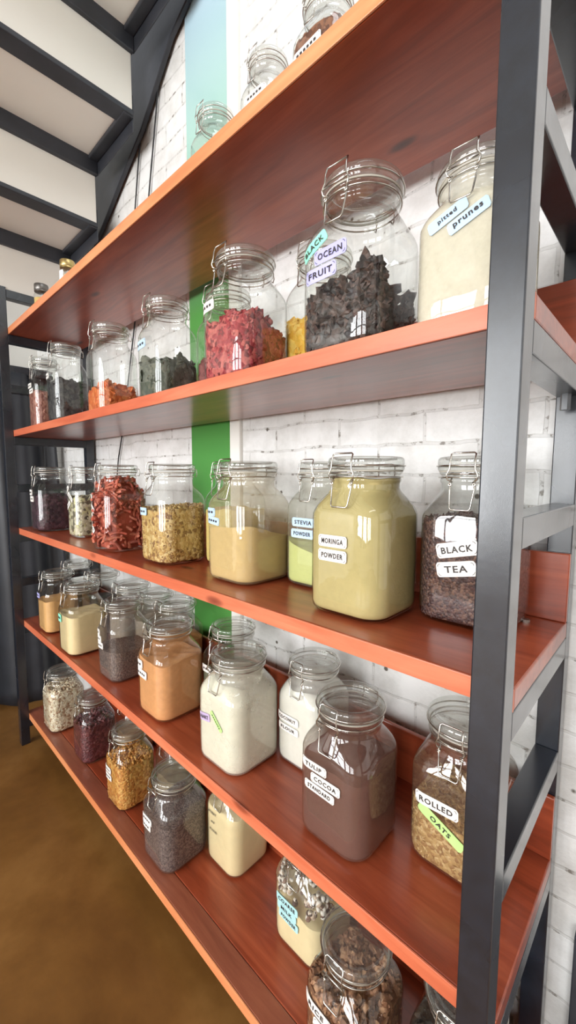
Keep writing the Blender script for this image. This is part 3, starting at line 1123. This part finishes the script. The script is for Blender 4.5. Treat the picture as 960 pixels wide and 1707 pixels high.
j = J(3, -.505, .288, .170, .338, 'jar of lime green powder behind the olive powder jar',
      film=(.16, (190, 186, 160)), stickers=[S('STEVIA', -.02, .52, .46, .14, 0, 'blue', False), S('POWDER', -.04, .43, .46, .14, 0, 'blue', False)])
contents(j, 'lime_powder', 'lime green powder in the jar behind the olive powder', 'powder', .31, pm((206, 212, 132), .07), tilt=(-.14, 0), wav=.012)
j = J(3, -.299, .162, .194, .342, 'big jar full of olive powder with two white word stickers, third shelf',
      stickers=[S('MORINGA', -.08, .475, .38, .13, 0), S('POWDER', -.08, .385, .38, .13, 0)])
contents(j, 'olive_powder', 'olive powder filling the big jar up to its neck, third shelf', 'powder', .86, pm((186, 170, 118), .08), wav=.006, core=.975)
j = J(3, -.096, .278, .185, .341, 'jar of black tea with two white word stickers behind the steel post',
      stickers=[S('BLACK', -.01, .465, .44, .16, 13), S('TEA', -.01, .35, .42, .16, 11)])
contents(j, 'tea_leaves', 'dark brown black tea in the jar behind the steel post', 'tea', .62, piece_mat('tea', [(84, 58, 56), (62, 42, 42), (104, 76, 70), (66, 46, 46), (118, 88, 76)], .5, .4, .2, 260), pieces=('ico', 1500, .005, (1, .45, .35)))

# ---- fourth shelf, front row
j = J(4, -2.19, .103, .170, .320, 'jar of orange-tan powder at the far end of the fourth shelf',
      stickers=[S('', -.22, .60, .34, .15, 0, 'lav')])
contents(j, 'orange_powder', 'orange-tan powder in the far jar of the fourth shelf', 'powder', .53, pm((220, 170, 112), .08))
j = J(4, -1.819, .095, .180, .327, 'jar of cream flour, second from the far end of the fourth shelf',
      stickers=[S('', -.22, .5, .26, .2, 0, 'mint', False)])
contents(j, 'cream_flour', 'cream flour in the second jar of the fourth shelf', 'flour', .56, pm((232, 208, 160), .06))
j = J(4, -1.441, .12, .170, .322, 'jar of grey-brown seeds with three white stickers, fourth shelf',
      film=(.18, (140, 124, 118)), stickers=[S('', -.33, .58, .28, .16, 0), S('', -.27, .50, .30, .15, 0), S('', -.18, .42, .30, .15, 0)])
contents(j, 'grey_seeds', 'grey-brown seeds in the jar with three white stickers', 'seeds', .38, piece_mat('gseed', [(120, 102, 94), (94, 80, 76), (142, 122, 112)], .7, .3, .2, 330))
j = J(4, -1.069, .118, .184, .322, 'jar of orange-brown powder with two white stickers, fourth shelf',
      film=(.12, (214, 150, 100)), stickers=[S('', -.30, .55, .32, .16, 0), S('', -.18, .455, .38, .15, -4)])
contents(j, 'brown_sugar', 'orange-brown powder in the jar with two white stickers', 'sugar', .62, pm((224, 164, 112), .14, 90))
j = J(4, -.704, .13, .190, .322, 'large jar of white flakes with a lilac sticker, fourth shelf',
      film=(.3, (232, 228, 212)), stickers=[S('HART', -.21, .425, .27, .12, 10, 'purple', False), S('', .08, .45, .34, .07, -40, 'lime', False)])
contents(j, 'white_flakes', 'white flakes filling the large jar with a lilac sticker', 'flakes', .76, pm((234, 228, 208), .06), wav=.02, core=.975)
j = J(4, -.535, .288, .172, .305, 'jar of white coconut behind the cocoa jar on the fourth shelf',
      film=(.2, (232, 230, 224)), stickers=[S('COCONUT', -.16, .455, .50, .13, 0, 'paper', False), S('FLOUR', -.14, .36, .46, .12, 0, 'paper', False)])
contents(j, 'coconut_flour', 'white coconut flour in the jar behind the cocoa jar', 'flour', .74, pm((236, 232, 220), .05), core=.975)
j = J(4, -.316, .144, .184, .322, 'big jar of dark cocoa with three word stickers, fourth shelf',
      film=(.30, (138, 104, 92)), stickers=[S('TULIP', -.18, .555, .40, .115, 0), S('COCOA', -.0, .475, .44, .12, 0), S('STANDARD', -.09, .40, .46, .11, -2)])
contents(j, 'cocoa_powder', 'dark brown cocoa powder in the big jar with three stickers', 'cocoa', .56, pm((104, 72, 64), .1), wav=.01)
j = J(4, -.094, .262, .187, .320, 'jar of rolled oats with a lime sticker behind the steel post',
      film=(.14, (150, 112, 92)), stickers=[S('ROLLED', -.12, .47, .50, .14, 2), S('OATS', -.06, .345, .56, .12, -26, 'lime', False)])
contents(j, 'rolled_oats', 'rolled oats in the jar with a lime sticker by the post', 'oats', .37, piece_mat('oat', [(206, 170, 112), (188, 150, 94), (224, 192, 138), (170, 130, 82)], .6, .4, .2, 170), pieces=('ico', 900, .0068, (1, .8, .25)))
# back row
j = J(4, -2.35, .262, .172, .325, 'jar at the far back corner of the fourth shelf')
contents(j, 'dark_beans', 'dark beans in the far back jar of the fourth shelf', 'beans', .5, pm((80, 66, 60), .3, 120))
j = J(4, -1.99, .262, .178, .325, 'back row jar of dark seeds behind the cream flour, fourth shelf')
contents(j, 'dark_seeds', 'dark seeds in the back row jar behind the cream flour', 'seeds', .55, pm((70, 62, 60), .3, 120))
j = J(4, -1.655, .262, .178, .325, 'back row jar of grey powder behind the grey seed jar, fourth shelf')
contents(j, 'grey_powder', 'grey powder in the back row jar behind the grey seeds', 'powder', .55, pm((150, 138, 126), .1))
j = J(4, -1.46, .28, .160, .318, 'back row jar of pale powder just left of the brown powder jar, fourth shelf')
contents(j, 'pale_powder', 'pale powder in the back row jar left of the brown one', 'powder', .6, pm((176, 160, 146), .1))
j = J(4, -1.28, .28, .178, .318, 'back row jar of brown powder behind the orange-brown jar, fourth shelf')
contents(j, 'brown_powder', 'brown powder in the back row jar behind the orange-brown jar', 'powder', .5, pm((176, 120, 78), .12))
j = J(4, -.905, .28, .180, .312, 'back row jar behind the white flakes jar, fourth shelf',
      stickers=[S('', -.2, .52, .3, .14, 0)])
contents(j, 'grey_grain', 'grey-green grain in the back row jar behind the white flakes', 'grain', .45, pm((120, 122, 104), .2, 140))

# ---- bottom shelf
j = J(5, -2.21, .113, .180, .320, 'jar of mottled white beans at the far end of the bottom shelf')
contents(j, 'white_beans', 'mottled white beans in the far jar of the bottom shelf', 'beans', .70, piece_mat('wbean', [(232, 216, 186), (222, 202, 170), (242, 230, 206), (178, 142, 112)], .5, .4, .15, 130), pieces=('ico', 900, .0072, (1, .7, .6)))
j = J(5, -1.833, .132, .165, .312, 'jar of dark red beans, second on the bottom shelf')
contents(j, 'red_beans', 'dark red beans in the second jar of the bottom shelf', 'beans', .58, piece_mat('rbean', [(104, 52, 58), (86, 42, 48), (124, 68, 70)], .35, .5, .2, 120), pieces=('ico', 800, .007, (1, .65, .6)))
j = J(5, -1.436, .127, .165, .318, 'jar of orange lentils with two white stickers on the bottom shelf',
      stickers=[S('', -.2, .47, .38, .15, 0), S('', -.18, .375, .38, .15, 0)])
contents(j, 'orange_lentils', 'orange lentils in the jar with two stickers, bottom shelf', 'lentils', .60, piece_mat('lentil', [(226, 162, 82), (212, 144, 68), (236, 182, 104), (196, 126, 58)], .6, .4, .2, 140), pieces=('ico', 1500, .0052, (1, .9, .45)))
j = J(5, -1.72, .285, .15, .31, 'back row jar between the red beans and orange lentils, bottom shelf')
contents(j, 'brown_rice', 'brown rice in the back row jar of the bottom shelf', 'rice', .4, pm((150, 118, 84), .2, 200))
j = J(5, -1.072, .125, .190, .311, 'jar of dark grey seeds with two white stickers on the bottom shelf',
      film=(.14, (150, 132, 126)), stickers=[S('', -.17, .50, .36, .13, 0), S('', -.22, .42, .38, .13, 0)])
contents(j, 'chia_seeds', 'dark grey seeds in the jar with two stickers, bottom shelf', 'seeds', .55, piece_mat('chia', [(112, 96, 92), (84, 70, 70), (134, 116, 110)], .7, .3, .2, 330))
j = J(5, -1.29, .275, .16, .31, 'back row jar behind the dark grey seeds, bottom shelf')
contents(j, 'beige_rice', 'beige rice in the back row jar behind the grey seeds', 'rice', .4, pm((170, 150, 120), .15, 200))
j = J(5, -.889, .276, .180, .325, 'jar of cream flour with black handwriting at the back of the bottom shelf',
      film=(.12, (236, 218, 180)))
for k_, (zz, tx) in enumerate(((.60, 'WHEAT'), (.50, 'and'), (.40, 'FLOUR'))):
    tv, tf = text_mesh(tx)
    s_, H_ = j['s'], j['H']
    bb = MB()
    bb.add([((-.18 + .02 * k_) * s_ + p[0] * .045 * s_ * 1.1, -.5025 * s_ - .0006, zz * H_ + p[1] * .05 * s_) for p in tv], tf)
    bb.build('handwriting', M['ink'], j)
contents(j, 'wheat_flour', 'cream flour in the jar with black handwriting, bottom shelf', 'flour', .66, pm((238, 218, 172), .05), core=.975)
j = J(5, -.520, .265, .190, .310, 'jar of cream powder with three aqua stickers on the bottom shelf',
      film=(.06, (236, 222, 190)), stickers=[S('COARSE', -.12, .47, .46, .13, 0, 'teal', False), S('MILK', -.12, .395, .40, .12, -2, 'teal', False), S('POWDER', -.08, .32, .40, .12, -4, 'teal', False)])
contents(j, 'milk_powder', 'cream powder in the jar with three aqua stickers', 'powder', .44, pm((240, 222, 176), .05), tilt=(-.1, -.04), wav=.02, core=.97)
mix_on_top(j)
j = J(5, -.274, .122, .188, .320, 'big jar of light brown chunks nearest the camera on the bottom shelf',
      stickers=[S('RICE', -.22, .55, .46, .14, -6), S('PUFFS', -.04, .44, .44, .14, -8)])
contents(j, 'brown_chunks', 'light brown chunks in the big jar nearest the camera', 'snacks', .62, piece_mat('chunk', [(172, 124, 92), (150, 104, 76), (194, 148, 112), (130, 90, 66)]), wav=.03, pieces=('ico2', 700, .0085, (1, .8, .6)))
j = J(5, -.052, .20, .187, .320, 'dark jar on the bottom shelf just inside the right steel post')
contents(j, 'dark_leaves', 'dark dried leaves in the jar just inside the right post', 'herbs', .62, piece_mat('dkleaf', [(72, 58, 50), (56, 46, 42), (92, 74, 60)], .5), pieces=('ico2', 300, .009, (1, .7, .3)))

# ------------------------------------------------------------------ light
w = bpy.data.worlds.new('World')
sc.world = w
w.use_nodes = True
nt = w.node_tree
nt.nodes.clear()
wo = nt.nodes.new('ShaderNodeOutputWorld')
bg = nt.nodes.new('ShaderNodeBackground')
tc = nt.nodes.new('ShaderNodeTexCoord')
sp = nt.nodes.new('ShaderNodeSeparateXYZ')
nt.links.new(tc.outputs['Generated'], sp.inputs[0])
c = ramp(nt, sp.outputs['Z'], [(0.0, (.10, .09, .08, 1)), (0.49, (.35, .36, .36, 1)), (0.52, (1.0, 1.04, 1.08, 1)), (0.72, (1.0, 1.02, 1.05, 1)), (1.0, (.85, .9, 1.0, 1))])
mr = nt.nodes.new('ShaderNodeMapRange')
mr.inputs['From Min'].default_value = -1
nt.links.new(sp.outputs['Z'], mr.inputs[0])
nt.links.new(mr.outputs[0], c.node.inputs[0])
nt.links.new(c, bg.inputs[0])
bg.inputs[1].default_value = 1.0
nt.links.new(bg.outputs[0], wo.inputs[0])


def area(name, loc, target, sx, sy, power, col=(1, 1, 1)):
    l = bpy.data.lights.new(name, 'AREA')
    l.shape = 'RECTANGLE'
    l.size, l.size_y = sx, sy
    l.energy = power
    l.color = col
    o = bpy.data.objects.new(name, l)
    o.location = loc
    d = Vector(target) - Vector(loc)
    o.rotation_euler = d.to_track_quat('-Z', 'Y').to_euler()
    COL.objects.link(o)
    return o


for i, (a, c) in enumerate(WIN):
    area('window_light_%d' % (i + 1), ((a + c) / 2, -3.94, 1.5), ((a + c) / 2, 0, 1.5), c - a, 2.2, (150, 130, 100)[i], (.97, .99, 1))
area('skylight', (0.9, -0.15, 3.25), (0.3, 0.2, 0), 3.0, 0.8, 42, (.92, .96, 1))

# ------------------------------------------------------------------ camera
cam = bpy.data.cameras.new('camera')
cam.sensor_fit = 'HORIZONTAL'
cam.sensor_width = 36
cam.lens = 686.546 / 960 * 36
cam.clip_start = 0.01
co = bpy.data.objects.new('camera', cam)
COL.objects.link(co)
Rv = Vector((0.7256020724752703, 0.6881047710643011, 0.0036683045318706715))
Uv = Vector((-0.06421541618895206, 0.06240513394663377, 0.9959829213298704))
Fv = Vector((-0.6851116790299757, 0.7229228335691498, -0.08946822878027197))
m = Matrix((( Rv.x, Uv.x, -Fv.x, 0.2077 * K), (Rv.y, Uv.y, -Fv.y, -0.623 * K), (Rv.z, Uv.z, -Fv.z, (1.3227 + UP) * K), (0, 0, 0, 1)))
co.matrix_world = m
sc.camera = co

sc.view_settings.view_transform = 'Standard'
sc.view_settings.look = 'None'
sc.view_settings.gamma = 1.0
sc.view_settings.exposure = -0.12
sc.view_settings.use_curve_mapping = False
cy_ = sc.cycles
cy_.use_denoising = True
cy_.max_bounces = 8
cy_.diffuse_bounces = 4
cy_.glossy_bounces = 4
cy_.transmission_bounces = 6
cy_.transparent_max_bounces = 40
cy_.caustics_reflective = False
cy_.caustics_refractive = False
for o in bpy.data.objects:
    for k in ('s', 'H'):
        if k in o:
            del o[k]
